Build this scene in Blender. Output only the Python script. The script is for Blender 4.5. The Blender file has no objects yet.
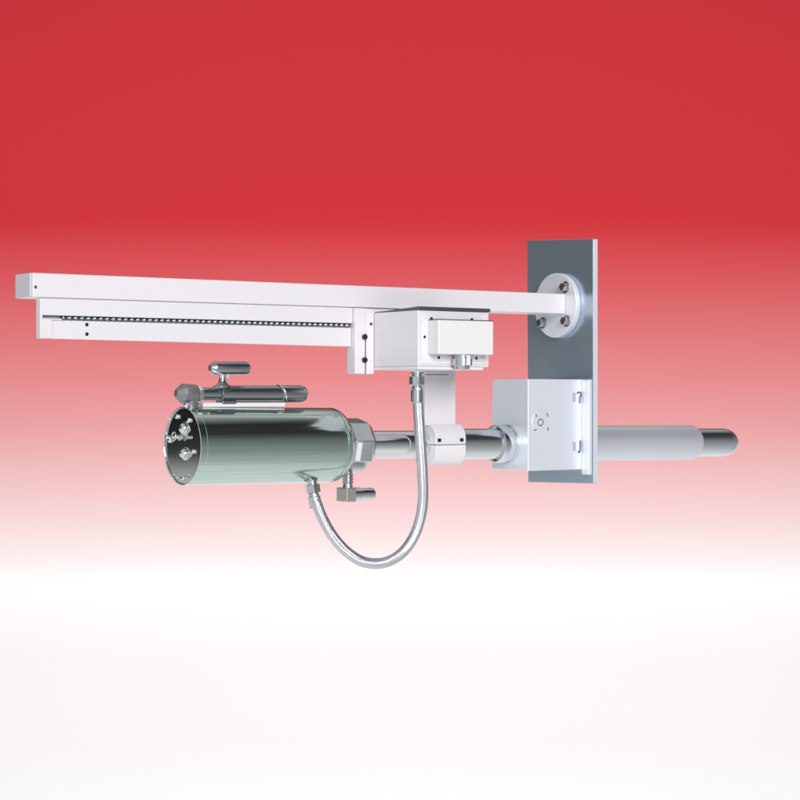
import bpy, bmesh, math, random
from mathutils import Vector, Matrix
random.seed(4)
R = math.radians
scene = bpy.context.scene
col = scene.collection

# ------------------------------------------------------------------ materials
def srgb(r, g, b):
    f = lambda v: (v/255/12.92) if v/255 <= .04045 else ((v/255+.055)/1.055)**2.4
    return (f(r), f(g), f(b), 1)

def new_mat(name):
    m = bpy.data.materials.new(name); m.use_nodes = True
    nt = m.node_tree
    return m, nt, nt.nodes['Principled BSDF']

def surface(name, colour, rough, metal=0.0, grain=0.0, gscale=(1, 1, 1), bump=0.0, rvar=0.0, spec=.5, coat=0.0):
    """plain painted or metal surface with a little procedural unevenness"""
    m, nt, p = new_mat(name)
    p.inputs['Metallic'].default_value = metal
    p.inputs['Roughness'].default_value = rough
    p.inputs['Specular IOR Level'].default_value = spec
    p.inputs['Coat Weight'].default_value = coat
    p.inputs['Coat Roughness'].default_value = .12
    tc = nt.nodes.new('ShaderNodeTexCoord')
    mp = nt.nodes.new('ShaderNodeMapping'); mp.inputs['Scale'].default_value = gscale
    nt.links.new(tc.outputs['Object'], mp.inputs['Vector'])
    nz = nt.nodes.new('ShaderNodeTexNoise'); nz.inputs['Scale'].default_value = 1
    nz.inputs['Detail'].default_value = 4
    nt.links.new(mp.outputs['Vector'], nz.inputs['Vector'])
    mx = nt.nodes.new('ShaderNodeMix'); mx.data_type = 'RGBA'
    lo = tuple(c*(1-grain) for c in colour[:3])+(1,)
    hi = tuple(min(1, c*(1+grain)) for c in colour[:3])+(1,)
    mx.inputs[6].default_value = lo; mx.inputs[7].default_value = hi
    nt.links.new(nz.outputs['Fac'], mx.inputs[0])
    nt.links.new(mx.outputs[2], p.inputs['Base Color'])
    if rvar:
        mr = nt.nodes.new('ShaderNodeMapRange')
        mr.inputs['From Min'].default_value = .3; mr.inputs['From Max'].default_value = .7
        mr.inputs['To Min'].default_value = max(0, rough-rvar); mr.inputs['To Max'].default_value = rough+rvar
        nt.links.new(nz.outputs['Fac'], mr.inputs['Value'])
        nt.links.new(mr.outputs['Result'], p.inputs['Roughness'])
    if bump:
        b = nt.nodes.new('ShaderNodeBump'); b.inputs['Strength'].default_value = bump
        b.inputs['Distance'].default_value = .001
        nt.links.new(nz.outputs['Fac'], b.inputs['Height'])
        nt.links.new(b.outputs['Normal'], p.inputs['Normal'])
    return m

WHITE  = surface('white_paint', (.755, .72, .76, 1), .38, 0, .02, (60, 60, 60), .06)
WHITE2 = surface('white_cover_paint', (.79, .76, .785, 1), .42, 0, .02, (60, 60, 60), .06)
CAPP   = surface('cap_shade_grey', (.60, .61, .66, 1), .45, 0, .02, (40, 40, 40))  # grey carries the shade on the arm's left end
DARK   = surface('dark_rubber', (.045, .05, .055, 1), .5, 0, .1, (80, 80, 80))
BLACK  = surface('black_screw', (.012, .013, .016, 1), .35, .3)
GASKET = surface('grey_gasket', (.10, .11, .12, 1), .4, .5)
STEEL  = surface('polished_steel', (.58, .69, .655, 1), .12, 1, .12, (2, 110, 160), .0, .03)
CHROME = surface('chrome', (.72, .745, .76, 1), .10, 1, .02, (30, 30, 30))
SLATE  = surface('pin_steel', (.50, .51, .55, 1), .5, .3)
COLLAR = surface('collar_steel', (.66, .73, .71, 1), .2, 1, .05, (3, 90, 90))
TIP    = surface('tip_steel', (.80, .85, .88, 1), .2, 1, .04, (3, 90, 90))
PIPE   = surface('pipe_steel', (.78, .81, .83, 1), .16, 1, .03, (3, 120, 120), 0, .03)
FITTING= surface('fitting_steel', (.55, .57, .60, 1), .2, 1, .05, (60, 60, 60))
VALVE  = surface('valve_steel', (.43, .455, .47, 1), .26, 1, .05, (4, 160, 160))
CASTING= surface('valve_casting', (.26, .27, .275, 1), .38, .75, .06, (60, 60, 60), .05)
PLATE  = surface('brushed_plate', (.44, .525, .615, 1), .25, .8, .018, (4, 160, 5), .0, .012)
FROST  = surface('frosted_aluminium', (.83, .855, .94, 1), .46, .45, .02, (90, 90, 90), .05)
SLEEVE = surface('frosted_sleeve', (.80, .81, .87, 1), .38, .65, .02, (6, 150, 150), .03)
SCREW  = surface('oiled_screw_steel', (.24, .25, .28, 1), .33, 1, .1, (60, 60, 60))
BRASS  = surface('dull_nickel', (.56, .55, .52, 1), .35, .9, .05, (60, 60, 60))
LENSP  = surface('dark_mirror_plate', (.60, .60, .60, 1), .05, 1, .03, (20, 20, 20))
GLASS  = surface('lens_glass', (.30, .31, .32, 1), .05, 1)
FLANGE = surface('flange_aluminium', (.80, .80, .86, 1), .42, .35, .02, (80, 80, 80), .04)

def braid():
    m, nt, p = new_mat('braided_hose')
    p.inputs['Base Color'].default_value = (.66, .67, .71, 1)
    p.inputs['Metallic'].default_value = 1; p.inputs['Roughness'].default_value = .17
    uv = nt.nodes.new('ShaderNodeUVMap')
    hs = []
    for sgn in (1, -1):
        mp = nt.nodes.new('ShaderNodeMapping')
        mp.inputs['Rotation'].default_value = (0, 0, sgn*R(45))
        nt.links.new(uv.outputs['UV'], mp.inputs['Vector'])
        w = nt.nodes.new('ShaderNodeTexWave'); w.inputs['Scale'].default_value = 3.4
        nt.links.new(mp.outputs['Vector'], w.inputs['Vector']); hs.append(w)
    a = nt.nodes.new('ShaderNodeMath'); a.operation = 'MAXIMUM'
    nt.links.new(hs[0].outputs['Fac'], a.inputs[0]); nt.links.new(hs[1].outputs['Fac'], a.inputs[1])
    b = nt.nodes.new('ShaderNodeBump'); b.inputs['Strength'].default_value = .35; b.inputs['Distance'].default_value = .001
    cm = nt.nodes.new('ShaderNodeMix'); cm.data_type = 'RGBA'
    cm.inputs[6].default_value = (.40, .41, .45, 1); cm.inputs[7].default_value = (.74, .75, .79, 1)
    nt.links.new(a.outputs[0], cm.inputs[0]); nt.links.new(cm.outputs[2], p.inputs['Base Color'])
    nt.links.new(a.outputs[0], b.inputs['Height']); nt.links.new(b.outputs['Normal'], p.inputs['Normal'])
    return m
BRAID = braid()

# ------------------------------------------------------------------ mesh helpers
def finish(bm, angle=38):
    bmesh.ops.recalc_face_normals(bm, faces=bm.faces)
    for f in bm.faces: f.smooth = True
    for e in bm.edges:
        e.smooth = not (len(e.link_faces) == 2 and e.calc_face_angle(0) > R(angle))

def obj(name, bm, mat, parent=None, bevel=0.0, seg=3, smooth=38):
    finish(bm, smooth)
    me = bpy.data.meshes.new(name); bm.to_mesh(me); bm.free()
    o = bpy.data.objects.new(name, me); col.objects.link(o)
    me.materials.append(mat)
    if bevel:
        b = o.modifiers.new('bevel', 'BEVEL'); b.width = bevel; b.segments = seg
        b.limit_method = 'ANGLE'; b.angle_limit = R(40); b.harden_normals = True
    if parent: o.parent = parent
    return o

def box(bm, x0, x1, y0, y1, z0, z1, z0r=None, z1r=None):
    """box; z0r / z1r: other heights at the x1 end"""
    z0r = z0 if z0r is None else z0r; z1r = z1 if z1r is None else z1r
    v = [bm.verts.new(p) for p in ((x0,y0,z0),(x1,y0,z0r),(x1,y1,z0r),(x0,y1,z0),
                                   (x0,y0,z1),(x1,y0,z1r),(x1,y1,z1r),(x0,y1,z1))]
    for f in ((0,3,2,1),(4,5,6,7),(0,1,5,4),(1,2,6,5),(2,3,7,6),(3,0,4,7)):
        bm.faces.new([v[i] for i in f])
    return bm

def lathe(bm, prof, mat, n=64, sx=1.0):
    """revolve (t, r) about local +X, then move by matrix"""
    rings = []
    for t, r in prof:
        if r < 1e-6:
            rings.append([bm.verts.new(mat @ Vector((t, 0, 0)))])
        else:
            rings.append([bm.verts.new(mat @ Vector((t, r*math.cos(2*math.pi*(k+.5)/n), r*math.sin(2*math.pi*(k+.5)/n)))) for k in range(n)])
    for a, b in zip(rings, rings[1:]):
        for k in range(n):
            j = (k+1) % n
            if len(a) == 1 and len(b) == 1: continue
            if len(a) == 1: bm.faces.new((a[0], b[k], b[j]))
            elif len(b) == 1: bm.faces.new((a[k], b[0], a[j]))
            else: bm.faces.new((a[k], b[k], b[j], a[j]))
    if len(rings[0]) > 1: bm.faces.new(rings[0][::-1])
    if len(rings[-1]) > 1: bm.faces.new(rings[-1])
    return bm

def axis(origin, direction):
    d = Vector(direction).normalized()
    return Matrix.Translation(origin) @ Vector((1, 0, 0)).rotation_difference(d).to_matrix().to_4x4()

def cyl(origin, direction, prof, n=48):
    return lathe(bmesh.new(), prof, axis(origin, direction), n)

def rounded_prof(t0, t1, r, rad, steps=6, both=True):
    p = []
    if both:
        for k in range(steps+1):
            a = math.pi/2*k/steps
            p.append((t0+rad-rad*math.cos(a), r-rad+rad*math.sin(a)))
    else: p.append((t0, r))
    for k in range(steps+1):
        a = math.pi/2*k/steps
        p.append((t1-rad+rad*math.sin(a), r-rad+rad*math.cos(a)))
    if abs(r-rad) < 1e-6:
        p = [(t, 0 if rr < 1e-5 else rr) for t, rr in p]
    return p

def sweep(pts, r, n=28, per=14):
    """tube through points (Catmull-Rom), with a UV map for the braid"""
    P = [Vector(p) for p in pts]
    P = [P[0]*2-P[1]] + P + [P[-1]*2-P[-2]]
    path = []
    for i in range(1, len(P)-2):
        for k in range(per):
            t = k/per; a, b, c, d = P[i-1:i+3]
            path.append(.5*((2*b)+(c-a)*t+(2*a-5*b+4*c-d)*t*t+(3*b-a-3*c+d)*t**3))
    path.append(P[-2])
    bm = bmesh.new(); uvl = bm.loops.layers.uv.new('UVMap')
    up = Vector((0, 1, 0)); rings = []; L = 0; Ls = []
    for i, q in enumerate(path):
        tg = (path[min(i+1, len(path)-1)]-path[max(i-1, 0)]).normalized()
        u = (up-tg*up.dot(tg)).normalized(); w = tg.cross(u); up = u
        rings.append([bm.verts.new(q+r*(u*math.cos(2*math.pi*k/n)+w*math.sin(2*math.pi*k/n))) for k in range(n)])
        if i: L += (q-path[i-1]).length
        Ls.append(L)
    for i in range(len(rings)-1):
        for k in range(n):
            j = (k+1) % n
            f = bm.faces.new((rings[i][k], rings[i][j], rings[i+1][j], rings[i+1][k]))
            cu = [k/n*6, (k+1)/n*6, (k+1)/n*6, k/n*6]; cv = [Ls[i], Ls[i], Ls[i+1], Ls[i+1]]
            for lp, a, b in zip(f.loops, cu, cv): lp[uvl].uv = (a, b/(2*math.pi*r)*6)
    bm.faces.new(rings[0][::-1]); bm.faces.new(rings[-1])
    return bm, path

def copy_part(o, loc, parent=None):
    c = o.copy(); col.objects.link(c); c.parent = parent or o.parent; c.location = loc
    for ch in o.children:
        d = ch.copy(); col.objects.link(d); d.parent = c
    return c

# ------------------------------------------------------------------ the place
EYE = 1.6                                          # height of the lens above nothing in particular
root = bpy.data.objects.new('furnace_camera_probe', None); col.objects.link(root)
root.location = (160*5.0/1800, 5.0, EYE); root.rotation_euler = (0, 0, R(35))
root.empty_display_size = .2
root['label'] = 'white and chrome furnace camera probe with long rail arm, steel hose and steel mounting plate'
root['category'] = 'camera probe'
# local axes: +x along the arm towards the plate, -y the side facing the lens, z up

AY = -.022
def AZ(x): return -.134-.0101*x                    # the pipe droops a little towards the wall end
def along(x): return axis((0, AY, -.134), (1, 0, -.0101))
PX = along(0)

# ---- mounting plate and flange
def plate_bm():
    bm = bmesh.new(); pts = [(-.1386, -.2405), (.1400, -.2475), (.1445, .4400), (-.1386, .4240)]
    a = [bm.verts.new((0, y, z)) for y, z in pts]; b = [bm.verts.new((.0165, y, z)) for y, z in pts]
    bm.faces.new(a); bm.faces.new(b[::-1])
    for i in range(4): bm.faces.new((a[i], b[i], b[(i+1) % 4], a[(i+1) % 4]))
    return bm
pl = obj('mounting_plate', plate_bm(), PLATE, root, .0012, 2)
obj('plate_edge_strip', box(bmesh.new(), .0012, .0155, -.1396, -.1387, -.2395, .4230), FROST, pl)  # brighter strip laid over the plate's front edge
fl = obj('arm_flange', cyl((-.018, 0, .2484), (1, 0, 0), rounded_prof(0, .0178, .0895, .002, 3), 96), FLANGE, root)
def hexbolt(name, o, d, r, h, mat, parent):
    b = cyl(o, d, [(0, r*1.28), (.0022, r*1.28), (.0022, r*1.02)], 32)
    lathe(b, [(.0022, r*1.0), (h*.8, r*1.0), (h, r*.86)], axis(o, d), 6)
    bo = obj(name, b, mat, parent, smooth=25)
    s = cyl(Vector(o)+Vector(d).normalized()*(h+.0004), d, [(-.002, r*.52), (0, r*.52)], 24)
    obj('bolt_socket', s, DARK, bo)
    return bo
for y, z in ((-.0467, .2968), (-.051, .2035), (.0524, .2011)):
    hexbolt('flange_bolt', (-.0182, y, z), (-1, 0, 0), .0125, .016, FITTING, fl)

# ---- long arm
arm = obj('support_arm', box(bmesh.new(), -1.5845, -.0185, -.045, .0397, .2206, .2757, .2231, .2779), WHITE, root, .0028, 3)
cap = obj('end_cap', box(bmesh.new(), -1.5906, -1.5848, -.0445, .0392, .2209, .2753), CAPP, arm, .0022, 3)
obj('cap_screw', cyl((-1.5775, -.0449, .2435), (0, -1, 0), [(0, .0036), (.0012, .0036), (.0016, .0028)], 20), GASKET, arm)

# ---- guide rail under the arm (C channel with the lead screw in its slot)
rail = bmesh.new()
box(rail, -1.5653, -.7205, -.0445, -.0229, .1808, .2186, .1812, .2206)      # upper lip
box(rail, -1.5653, -.7205, -.0265, -.0231, .1690, .1812)                    # back of the slot
box(rail, -1.5655, -.7206, -.0385, -.0227, .1283, .1705, .1225, .1702)      # lower panel
box(rail, -1.5662, -1.5600, -.0450, -.0226, .1280, .2187)                   # end plate
box(rail, -1.5657, -1.5373, -.0447, -.0403, .1285, .1722)                   # raised end tab
box(rail, -1.5652, -1.5120, -.0440, -.0400, .1702, .1735)                   # thin strip beside the screw
ra = obj('guide_rail', rail, WHITE, root, .0012, 2)
prof = []; n = 50; x0, x1 = -1.512, -.7215
for k in range(n):
    a = x0+(x1-x0)*k/n; w = (x1-x0)/n
    prof += [(a+.05*w, .0042), (a+.2*w, .0072), (a+.42*w, .0078), (a+.64*w, .0072), (a+.8*w, .0042)]
obj('lead_screw', lathe(bmesh.new(), [(t, r) for t, r in prof], axis((0, -.0345, .1757), (1, 0, 0)), 20), SCREW, ra, smooth=60)
obj('slot_shade_strip', box(bmesh.new(), -1.558, -.722, -.0425, -.0267, .1799, .1807), GASKET, ra)  # dark strip drawn as the shadow line along the slot top
for z in (.1618, .1400):
    obj('rail_screw', cyl((-1.4485, -.0382, z), (0, -1, 0), [(0, .0042), (.0014, .0042), (.002, .0032)], 20), BLACK, ra)

# ---- carriage: clamp plates on the rail, box, cover
car = obj('carriage_plate', box(bmesh.new(), -.7197, -.6885, -.055, -.018, .0532, .2200), WHITE, root, .002, 3)
obj('carriage_body', box(bmesh.new(), -.6610, -.458, -.0535, .03, .0735, .2195), WHITE, car, .002, 2)
obj('joint_seal', box(bmesh.new(), -.6885, -.6850, -.0515, -.0182, .0535, .1550), GASKET, car)
bj = box(bmesh.new(), -.6850, -.6620, -.0552, -.018, .0530, .2195)
box(bj, -.6886, -.6849, -.0540, -.0184, .1552, .2195)
obj('joint_plate', bj, WHITE, car, .0015, 2)
for z in (.1469, .0886):
    b = obj('clamp_screw', lathe(cyl((-.6922, -.0551, z), (0, -1, 0), [(0, .0072), (.006, .0072), (.0080, .0060)], 8), [(.0081, .003), (.0085, .003)], axis((-.6922, -.0551, z), (0, -1, 0)), 12), BLACK, car, smooth=25)
for z in (.1803, .0889):
    obj('plate_screw', cyl((-.6712, -.0553, z), (0, -1, 0), [(0, .0042), (.001, .0042), (.0014, .003)], 20), GASKET if z > .1 else FLANGE, car)

bx = obj('drive_housing', box(bmesh.new(), -.6618, -.4414, -.2472, -.0554, .0705, .2085), WHITE, root, .0025, 3)
def lid_shade_bm():
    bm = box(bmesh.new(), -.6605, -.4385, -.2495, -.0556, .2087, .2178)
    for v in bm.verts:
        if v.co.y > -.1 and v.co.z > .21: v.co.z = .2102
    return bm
obj('housing_lid_shade', lid_shade_bm(), GASKET, bx, .001, 2)  # dark wedge stands in for the shadow gap between arm and housing
obj('housing_base', box(bmesh.new(), -.6630, -.4600, -.2488, -.0556, .0628, .0702), WHITE2, bx, .0018, 3)
ff = box(bmesh.new(), -.6540, -.4480, -.2502, -.2474, .0765, .2030)
obj('front_panel', ff, WHITE2, bx, .001, 2)
cv = obj('raised_cover', box(bmesh.new(), -.6345, -.4640, -.2952, -.2504, .1000, .1838), WHITE2, bx, .003, 3)
obj('cover_gasket', box(bmesh.new(), -.6325, -.4630, -.2900, -.2505, .1842, .1862), GASKET, cv)
for x, z in ((-.6240, .1882), (-.4990, .1890)):
    obj('panel_screw', cyl((x, -.2503, z), (0, -1, 0), [(0, .0036), (.0025, .0036)], 16), BLACK, bx)
for x, z in ((-.6009, .0925), (-.4840, .0920), (-.6440, .1428)):
    obj('panel_screw', cyl((x, -.2503, z), (0, -1, 0), [(0, .0036), (.0012, .0036), (.0018, .0028)], 16), BLACK, bx)
g = cyl((-.5430, -.2690, .0998), (0, 0, -1), [(0, .0235), (.005, .0235), (.005, .0205), (.009, .0205), (.009, .0255), (.026, .0255), (.0275, .024), (.0275, .0205), (.034, .0195), (.036, .0185)], 12)
obj('cable_gland', g, FITTING, cv, smooth=40)
obj('gland_rib', box(bmesh.new(), -.5480, -.5370, -.2965, -.2920, .0740, .0985), WHITE2, cv, .001, 2)

# ---- hanger and clamp round the pipe
hg = obj('hanger_bracket', box(bmesh.new(), -.5005, -.4015, -.0537, -.033, -.079, .0733), WHITE, root, .002, 3)
obj('bracket_seam', box(bmesh.new(), -.499, -.427, -.0545, -.0538, .0520, .0534), GASKET, hg)
def clamp_half(sign):
    bm = bmesh.new(); w, rr, wb = .0560, .040, .046; pts = []
    yc = AY; zc = AZ(-.45)
    pts.append((yc-w, zc+sign*.0007))
    for k in range(9):
        a = math.pi/2*k/8
        pts.append((yc-w+rr-rr*math.cos(a), zc+sign*(w-rr+rr*math.sin(a))))
    for k in range(9):
        a = math.pi/2*(1-k/8)
        pts.append((yc+wb-rr+rr*math.cos(a), zc+sign*(w-rr+rr*math.sin(a))))
    pts.append((yc+wb, zc+sign*.0007))
    L = [bm.verts.new((-.484, y, z)) for y, z in pts]; Rr = [bm.verts.new((-.3855, y, z)) for y, z in pts]
    bm.faces.new(L); bm.faces.new(Rr[::-1]); n = len(pts)
    for i in range(n):
        j = (i+1) % n
        bm.faces.new((L[i], L[j], Rr[j], Rr[i]))
    return bm
cu = obj('pipe_clamp_upper_half', clamp_half(1), WHITE, root, .0025, 3)
cl = obj('pipe_clamp_lower_half', clamp_half(-1), WHITE2, root, .0025, 3)
obj('clamp_joint', box(bmesh.new(), -.482, -.388, AY-.0535, AY+.043, AZ(-.45)-.0006, AZ(-.45)+.0006), GASKET, cu)
for x in (-.4735, -.4010):
    b = box(bmesh.new(), x-.0048, x+.0048, -.0815, -.0770, -.1215, -.1130)
    obj('clamp_bolt', b, BLACK, cu, .001, 2)
    obj('bolt_well_highlight', cyl((x, -.0712, -.0985), (0, -.80, .6), [(0, .0055), (.0022, .0055), (.003, .0045)], 20), WHITE2, cu)  # pale disc put in as the highlight of the bolt recess

# ---- the pipe
pp = obj('probe_pipe', lathe(bmesh.new(), [(-.70, .0358), (-.45, .0360), (-.449, .0408), (-.2005, .0412)], PX, 72), PIPE, root)
sl = lathe(bmesh.new(), [(-.70, .0235)]+[(-.566+.026*math.sin(a), .0235*math.cos(a)) for a in [math.pi/2*k/10 for k in range(10)]]+[(-.540, 0)],
           axis((0, AY-.0205, -.1325), (1, 0, -.0101)), 48)
obj('pipe_bulge', sl, PIPE, pp)  # round-ended bulge standing proud of the pipe's front
ck = lathe(bmesh.new(), [(-.700, .050), (-.676, .0560), (-.655, .045), (-.655, .036)], PX, 64)

# ---- camera cylinder
F0 = -1.1935
shell = [(F0+.03, .0900), (F0+.0012, .0912), (F0, .0918), (F0, .0928), (F0+.0012, .0938), (F0+.017, .0938), (F0+.0175, .0933), (F0+.0185, .0933), (F0+.019, .0938),
         (-.790, .0938), (-.7795, .0932), (-.7795, .0916), (-.7770, .0916), (-.7770, .0938), (-.772, .0936), (-.764, .0910), (-.756, .085), (-.748, .076), (-.742, .068), (-.742, .05)]
bm = bmesh.new(); lathe(bm, shell, PX, 128)
body = obj('camera_cylinder', bm, STEEL, root)
# front plate with its lens, lamp and studs
fp = obj('front_plate', lathe(bmesh.new(), [(F0+.006, .0908), (F0+.004, .0895), (F0+.0040, 0)], PX, 96), LENSP, body)
def on_plate(y, z): return PX @ Vector((F0+.0039, y, z))
for y, z in ((.030, .070), (-.030, .062), (-.052, -.012), (.066, .012), (-.004, -.078)):
    obj('plate_bolt', cyl(on_plate(y, z), (-1, 0, .0101), [(0, .0055), (.004, .0055), (.006, .004), (.0068, 0)], 20), CHROME, fp)
def lens(name, y, z, r, h):
    b = cyl(on_plate(y, z), (-1, 0, .0101), [(0, r*1.35), (.003, r*1.35), (.004, r*1.2), (.004, r)]+[(.004+h*math.sin(a), r*math.cos(a)) for a in [math.pi/2*k/8 for k in range(1, 8)]]+[(.004+h, 0)], 40)
    return obj(name, b, CHROME, fp)
lens('lens_window', -.006, .042, .0125, .010)
lens('spray_nozzle', -.012, -.018, .0115, .012)
st = obj('contact_rod', cyl(on_plate(.022, .0205), (-1, 0, .0101), [(0, .0075), (.004, .0075), (.004, .0042), (.034, .0040), (.0355, .003)], 24), CHROME, fp)
bm = bmesh.new()
hook, _ = sweep([on_plate(.022+.0095*math.cos(a), .0235+.0095*math.sin(a))+Vector((-.014, 0, 0)) for a in [math.pi*2*k/10 for k in range(9)]], .0018, 10, 4)
obj('rod_clip', hook, CHROME, fp)
for k in range(5):
    a = R(238+k*15)
    obj('edge_clip', box(bmesh.new(), *(lambda p: (p.x-.006, p.x, p.y-.006, p.y+.006, p.z-.002, p.z+.002))(on_plate(.078*math.cos(a), .078*math.sin(a)))), CHROME, fp, .0008, 2)

# ---- hexagon collar behind the cylinder
hx = lathe(bmesh.new(), [(-.7415, .060), (-.739, .0690), (-.684, .0690), (-.668, .055), (-.664, .0480), (-.664, .037)], PX @ Matrix.Rotation(R(14), 4, 'X'), 8)
hc = obj('hex_collar', hx, COLLAR, root, .0025, 3, smooth=25)
lb = bmesh.new(); a0 = Matrix.Rotation(R(14), 4, 'X')
ap = .0690*math.cos(math.pi/8)
Mb = PX @ a0
vs = []
for (t, v, d) in ((-.735, -.0235, 0), (-.720, -.0235, 0), (-.720, .0235, 0), (-.735, .0235, 0), (-.735, -.0235, .0008), (-.720, -.0235, .0008), (-.720, .0235, .0008), (-.735, .0235, .0008)):
    ang = R(180)
    q = Vector((t, 0, 0)) + (ap+.0003+d)*Vector((0, math.cos(ang), math.sin(ang))) + v*Vector((0, -math.sin(ang), math.cos(ang)))
    vs.append(lb.verts.new(Mb @ q))
for f in ((0,3,2,1),(4,5,6,7),(0,1,5,4),(1,2,6,5),(2,3,7,6),(3,0,4,7)): lb.faces.new([vs[i] for i in f])
obj('collar_white_strip', lb, WHITE2, hc)  # thin white strip on one facet

# ---- purge valve on top of the cylinder
vb = lathe(bmesh.new(), [(-1.094, .0135), (-1.090, .0205), (-.9235, .0213), (-.922, .0200), (-.920, .0200), (-.918, .0218), (-.862, .0214), (-.853, .0195), (-.848, .0150), (-.846, 0)], axis((0, AY, .0035), (1, 0, .001)), 48)
va = obj('purge_valve', vb, VALVE, root)
tb = lathe(bmesh.new(), [(-1.165, .0158), (-1.094, .0158)], axis((0, AY, .0025), (1, 0, 0)), 32)
obj('inlet_tube', tb, VALVE, va)
un = lathe(bmesh.new(), [(-1.153, .0180), (-1.150, .0190), (-1.143, .0190), (-1.140, .0165)], axis((0, AY, .0025), (1, 0, 0)), 6)
obj('inlet_nut', un, CHROME, va, .0008, 2, smooth=25)
hd = lathe(bmesh.new(), [(0, .0090), (.0030, .0120), (.0180, .0240), (.0215, .0250), (.0500, .0245), (.0560, .0205), (.0610, .0140)], axis((-1.2105, AY, .0040), (1, 0, -.04)) @ Matrix.Rotation(R(20), 4, 'X'), 10)
el = obj('valve_elbow', hd, CASTING, va, .0015, 2, smooth=20)
obj('elbow_foot', lathe(bmesh.new(), [(0, .0200), (.010, .0190), (.022, .0160), (.036, .0150)], axis((-1.171, AY, -.008), (.18, 0, -1)), 32), CASTING, el)
obj('elbow_screw', cyl((-1.1890, AY-.0195, -.0210), (-.3, -.9, -.2), [(0, .0050), (.004, .0050), (.006, .0030)], 20), CHROME, el)
obj('elbow_screw', cyl((-1.1580, AY-.0170, -.0165), (.3, -.9, -.2), [(0, .0040), (.003, .0040), (.005, .0025)], 20), CHROME, el)
obj('elbow_rim_clip', cyl((-1.186, AY-.006, -.030), (0, -.5, 1), [(0, .006), (.010, .007), (.014, .005)], 20), CHROME, el)
stem = cyl((-1.083, AY, .0155), (0, 0, 1), [(0, .0260), (.004, .0240), (.009, .0160), (.013, .0115), (.018, .0085), (.036, .0080)], 32)
sv = obj('valve_stem', stem, VALVE, va)
hdl = lathe(bmesh.new(), [(-1.1185, .0070), (-1.1165, .0095), (-1.1065, .0160), (-1.1055, .0163), (-1.020, .0165), (-1.0135, .0145), (-1.0100, .0110), (-1.0090, 0)], axis((0, AY, .0640), (1, 0, -.0008)), 40)
obj('valve_handle', hdl, VALVE, va, smooth=18)
obj('stem_collar', cyl((-1.0915, AY-.006, .041), (.1, -.3, 1), [(0, .0038), (.012, .0042)], 16), CHROME, sv)
obj('stem_collar', cyl((-1.0715, AY-.006, .041), (.25, -.3, 1), [(0, .0032), (.011, .0040)], 16), CHROME, sv)
obj('valve_white_strip', box(bmesh.new(), -1.142, -.912, -.034, -.010, -.0292, -.0185), WHITE2, va, .002, 3)  # white strip filling the gap between valve and cylinder
obj('strip_clip', box(bmesh.new(), -1.092, -1.052, -.0385, -.004, -.0215, -.0135), VALVE, va, .002, 2)
ringm, _ = sweep([Vector((-.930+.026*(k/12), AY-.0222*math.sin(R(180*k/12)), .0035+.0222*math.cos(R(180*k/12)))) for k in range(13)], .0020, 10, 4)
obj('valve_clip', ringm, CHROME, va)
obj('valve_set_screw', cyl((-1.017, AY-.0205, .0115), (0, -1, .3), [(0, .0032), (.002, .0032), (.003, .002)], 16), BLACK, va)

# ---- elbow fitting under the collar
sx, sy = -.7235, AY
sp = [(0, .0120), (.006, .0120)]
for k in range(4):
    t = .006+k*.0065; sp += [(t, .0120), (t+.0018, .0146), (t+.0036, .0146), (t+.0052, .0118)]
sp += [(.034, .0120), (.042, .0130)]
ef = obj('drain_elbow', box(bmesh.new(), sx-.0165, sx+.0115, sy-.027, sy+.022, -.2700, -.2350), BRASS, root, .002, 3)
obj('threaded_stub', cyl((sx+.002, sy-.003, -.1935), (0, 0, -1), sp, 32), FITTING, ef)
ob = lathe(bmesh.new(), [(0, .0172), (.0245, .0172), (.0245, .0150), (.062, .0150), (.0665, .0138), (.068, .0105), (.060, .0095), (.060, 0)], axis((sx+.0112, sy-.004, -.2525), (1, 0, 0)), 32)
obj('outlet_tube', ob, CHROME, ef)

# ---- braided hose with its fittings
ym = [-.215, -.215, -.212, -.205, -.195, -.180, -.160, -.140, -.118, -.100, -.085, -.068, -.058, -.050]
px = [(417.3, 388), (418, 402), (420.3, 440), (422.6, 475), (422.6, 505), (416, 532), (403, 552), (385, 562.5), (364, 562), (346, 551), (332, 535), (322, 517), (316.5, 503), (314, 496)]
H = [(-.6314,-.215,.0160),(-.6293,-.215,-.0160),(-.6217,-.212,-.1020),(-.6099,-.205,-.1815)]
c35, s35 = math.cos(R(35)), math.sin(R(35)); X0 = 160*5/1800
def trace(u, v, y):                                 # point of the hose drawing, at its own depth y in the assembly
    k = (u-400)/1800
    x = (k*(5+y*c35)-X0+y*s35)/(c35-k*s35)
    return Vector((x, y, (395-v)*(5+x*s35+y*c35)/1800))
hp = [trace(u, v, y) for (u, v), y in zip(px, ym)]
hb, path = sweep(hp, .0134, 32, 12)
ho = obj('braided_hose', hb, BRAID, root)
top = trace(417.0, 371, -.215)
f1 = cyl((top.x, top.y, .0625), (0, 0, -1), [(0, .0165), (.010, .0165), (.010, .0125), (.0165, .0125), (.0165, .0185), (.0375, .0185), (.039, .0170), (.039, .0125), (.050, .0125), (.050, .0158), (.0800, .0158), (.082, .0148)], 40)
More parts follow.
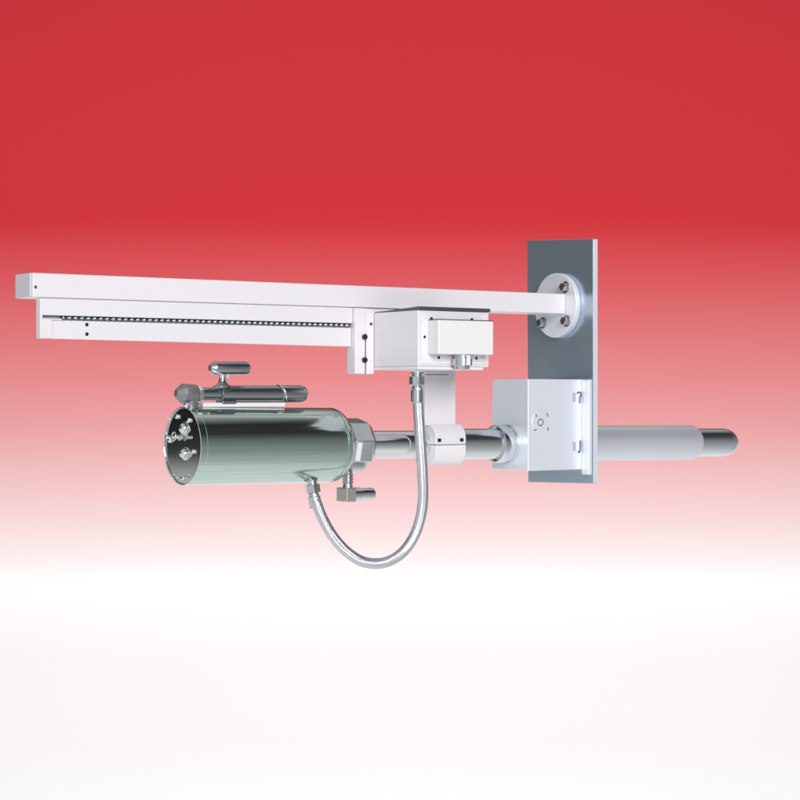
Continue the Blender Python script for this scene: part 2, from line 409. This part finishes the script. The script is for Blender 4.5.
# hexagon nut ribs on the top fitting
lathe(f1, [(.0170, .0200), (.0368, .0200)], axis((top.x, top.y, .0625), (0, 0, -1)), 8)
obj('top_fitting', f1, FITTING, ho, .0006, 2, smooth=25)
tipc = cyl((top.x, top.y, .0700), (0, 0, -1), [(-.008, .006), (-.002, .0145), (.0005, .0172), (.0120, .0172), (.0125, .0165)], 32)
obj('fitting_boss', tipc, WHITE2, ho)
e = hp[-1]; d0 = Vector((-.0105, .012, .052)).normalized()
base = trace(311.5, 480, -.045)
d0 = (base-e).normalized()
Lq = (base-e).length
f2 = cyl(e-d0*.03, d0, [(0, .0150), (.028, .0158), (.030, .0130), (.036, .0125), (.036, .0128), (Lq+.03, .0128), (Lq+.045, .0128)], 36)
lathe(f2, [(.0370, .0170), (.0385, .0195), (.0575, .0195), (.0590, .0170)], axis(e-d0*.03, d0), 6)
obj('lower_fitting', f2, FITTING, ho, .0006, 2, smooth=25)

# ---- wall block, its studs and engraved cover
bk = obj('wall_block', box(bmesh.new(), -.1999, -.0004, -.1056, .0504, -.2026, .0427), FROST, root, .0022, 3)
obj('block_foot', box(bmesh.new(), -.0135, -.0006, -.1372, -.1059, -.2165, .0425), FROST, bk, .0025, 3)
cr = lathe(bmesh.new(), [(-.2400, .0413), (-.2480, .0480), (-.2470, .0500), (-.2440, .0510), (-.2140, .0512), (-.2120, .0500), (-.2120, .0490), (-.2090, .0490), (-.2090, .0512), (-.2002, .0512)], PX, 72)
cc = obj('entry_collar', cr, PIPE, bk)
em = obj('round_cover', cyl((-.1575, -.1057, -.0725), (0, -1, 0), [(0, .0295), (.0008, .0295), (.0014, .0288)], 64), FROST, bk)
def ring(o, R0, r0, a0=0, a1=360):
    n = 20
    b, _ = sweep([Vector(o)+Vector((R0*math.cos(R(a0+(a1-a0)*k/n)), 0, R0*math.sin(R(a0+(a1-a0)*k/n)))) for k in range(n+1)], r0, 8, 3)
    return b
obj('cover_ring', ring((-.1580, -.1071, -.0735), .0088, .0013), GASKET, em)
for x, z, a in ((-.1755, -.0560, -60), (-.1370, -.0545, -60), (-.1760, -.0905, 200), (-.1350, -.0905, -80)):
    obj('cover_screw', ring((x, -.1071, z), .0040, .0011, a, a+150), GASKET, em)
for z in (-.0065, -.1395):
    obj('dowel_pin', box(bmesh.new(), -.0440, -.0340, -.1066, -.1058, z-.012, z+.012), SLATE, bk, .0003, 1)
    k, _ = sweep([Vector((-.0215+.0068*math.cos(a), -.1066, z+.0075+.0068*math.sin(a))) for a in [R(160-28*i) for i in range(9)]]+[Vector((-.0190, -.1066, z-.010)), Vector((-.0195, -.1066, z-.016))] if z > -.1 else
                 [Vector((-.0175, -.1066, z+.016)), Vector((-.0177, -.1066, z)), Vector((-.0183, -.1066, z-.011)), Vector((-.0215, -.1066, z-.017)), Vector((-.0250, -.1066, z-.014))], .0018, 10, 5)
    obj('spring_clip', k, GASKET, bk)

# ---- tube through the wall plate
sv2 = obj('wall_sleeve', lathe(bmesh.new(), [(.0167, .0500)]+[(t, r) for t, r in rounded_prof(.02, .4900, .0502, .013, 6, False)[1:]]+[(.490, .030)], PX, 72), SLEEVE, root)
tp = lathe(bmesh.new(), [(.4895, .0412)]+[(.6040+.052*math.sin(a), .0412*math.cos(a)**.8) for a in [math.pi/2*k/12 for k in range(12)]]+[(.656, 0)], PX, 72)
obj('probe_tip', tp, TIP, root)

# ------------------------------------------------------------------ graduated paper backdrop
BY = 30.0
def backdrop_mat():
    m, nt, p = new_mat('graduated_paper')
    p.inputs['Roughness'].default_value = .9; p.inputs['Specular IOR Level'].default_value = 0
    tc = nt.nodes.new('ShaderNodeTexCoord'); sp = nt.nodes.new('ShaderNodeSeparateXYZ')
    nt.links.new(tc.outputs['Object'], sp.inputs[0])
    k = BY/1800
    zt, zb = 395*k, (395-800)*k
    # faint uneven printing
    mp = nt.nodes.new('ShaderNodeMapping'); mp.inputs['Scale'].default_value = (.16, 1, 2.4)
    nz = nt.nodes.new('ShaderNodeTexNoise'); nz.inputs['Scale'].default_value = 1.2; nz.inputs['Detail'].default_value = 3
    nt.links.new(tc.outputs['Object'], mp.inputs[0]); nt.links.new(mp.outputs[0], nz.inputs['Vector'])
    mr = nt.nodes.new('ShaderNodeMapRange')
    mr.inputs['From Min'].default_value = zt; mr.inputs['From Max'].default_value = zb
    nt.links.new(sp.outputs['Z'], mr.inputs['Value'])
    ad = nt.nodes.new('ShaderNodeMath'); ad.operation = 'MULTIPLY_ADD'
    ad.inputs[1].default_value = .008
    nt.links.new(nz.outputs['Fac'], ad.inputs[0]); nt.links.new(mr.outputs[0], ad.inputs[2])
    cr = nt.nodes.new('ShaderNodeValToRGB')
    stops = BACK
    els = cr.color_ramp.elements
    while len(els) < len(stops): els.new(.5)
    for e, (y, c) in zip(els, stops):
        e.position = min(1, y/800+.004)
        lin = srgb(*c); e.color = tuple(v*PAPER for v in lin[:3])+(1,)
    nt.links.new(ad.outputs[0], cr.inputs['Fac'])
    nt.links.new(cr.outputs[0], p.inputs['Base Color'])
    return m
PAPER = .86
BACK = [(0, (205, 55, 61)), (212, (206, 54, 60)), (224, (206, 57, 62)), (245, (211, 70, 75)), (285, (216, 92, 96)), (330, (221, 116, 119)),
        (380, (227, 138, 140)), (430, (232, 162, 163)), (480, (239, 192, 193)), (520, (245, 213, 214)), (555, (250, 234, 235)), (585, (255, 253, 253)),
        (615, (254, 248, 248)), (660, (251, 244, 244)), (745, (252, 246, 245)), (800, (255, 253, 252))]
bp = bmesh.new(); box(bp, -16, 16, 0, .02, -15, 7.2)
bo = obj('backdrop', bp, backdrop_mat()); bo.location = (0, BY, EYE); bo['kind'] = 'structure'

# ------------------------------------------------------------------ light
w = bpy.data.worlds.new('World'); scene.world = w; w.use_nodes = True
nt = w.node_tree; bg = nt.nodes['Background']
tc = nt.nodes.new('ShaderNodeTexCoord'); sp = nt.nodes.new('ShaderNodeSeparateXYZ')
nt.links.new(tc.outputs['Generated'], sp.inputs[0])
def ramp(stops, src):
    mr = nt.nodes.new('ShaderNodeMapRange'); mr.inputs['From Min'].default_value = -1; mr.inputs['From Max'].default_value = 1
    nt.links.new(src, mr.inputs['Value'])
    r = nt.nodes.new('ShaderNodeValToRGB'); els = r.color_ramp.elements
    while len(els) < len(stops): els.new(.5)
    for e, (z, v) in zip(els, stops):
        e.position = (z+1)/2; e.color = (v*.97, v*1.0, v*1.0, 1) if not isinstance(v, tuple) else v+(1,)
    nt.links.new(mr.outputs[0], r.inputs[0]); return r.outputs[0]
right = ramp([(-1, .95), (-.8, .78), (-.62, .55), (-.35, .40), (-.1, .31), (.1, .24), (.3, .16), (.42, .085), (.52, .04), (.80, .032), (.9, .3), (1, .6)], sp.outputs['Z'])
left  = ramp([(-1, .9), (-.3, .85), (-.044, .80), (-.031, .42), (-.0255, .06), (-.010, .022), (.12, .03), (.35, .07), (.6, .35), (.75, .75), (1, .8)], sp.outputs['Z'])
front = ramp([(-1, .95), (-.3, .8), (0, .75), (.5, .8), (1, .6)], sp.outputs['Z'])
def dotramp(v, a, b):
    d = nt.nodes.new('ShaderNodeVectorMath'); d.operation = 'DOT_PRODUCT'; d.inputs[1].default_value = v
    nt.links.new(tc.outputs['Generated'], d.inputs[0])
    mr = nt.nodes.new('ShaderNodeMapRange'); mr.interpolation_type = 'SMOOTHSTEP'
    mr.inputs['From Min'].default_value = a; mr.inputs['From Max'].default_value = b
    nt.links.new(d.outputs['Value'], mr.inputs['Value']); return mr.outputs[0]
def mix(f, a, b):
    m = nt.nodes.new('ShaderNodeMix'); m.data_type = 'RGBA'
    nt.links.new(f, m.inputs[0]); nt.links.new(a, m.inputs[6]); nt.links.new(b, m.inputs[7]); return m.outputs[2]
m1 = mix(dotramp((.8, -.6, 0), -.25, .35), left, right)
m2 = mix(dotramp((-.2, -.98, 0), .45, .85), m1, front)
nt.links.new(m2, bg.inputs['Color']); bg.inputs['Strength'].default_value = 1.0

def area(name, loc, target, size, power, colour=(1, 1, 1)):
    l = bpy.data.lights.new(name, 'AREA'); l.shape = 'SQUARE'; l.size = size; l.energy = power; l.color = colour
    o = bpy.data.objects.new(name, l); col.objects.link(o); o.location = loc
    o.rotation_euler = (Vector(target)-Vector(loc)).to_track_quat('-Z', 'Y').to_euler()
    return o
area('studio_softbox', (3.4, -7, EYE+3.6), (0, 5.5, EYE), 4.5, 1150)
for s in (-1, 1):
    area('backdrop_fill_lamp', (s*8.0, 12.0, EYE-.5), (0, 30, EYE-1), 2.0, 1195)  # added unseen lamps, only to light the backdrop evenly

# ------------------------------------------------------------------ camera
cam = bpy.data.cameras.new('camera'); co = bpy.data.objects.new('camera', cam); col.objects.link(co)
co.location = (0, 0, EYE); co.rotation_euler = (R(90), 0, 0)
cam.sensor_width = 36; cam.lens = 36*1800/800; cam.shift_y = -5/800; cam.clip_end = 200
scene.camera = co
scene.render.resolution_x = scene.render.resolution_y = 1024
scene.view_settings.view_transform = 'Standard'; scene.view_settings.look = 'None'
scene.view_settings.exposure = 0; scene.view_settings.gamma = 1
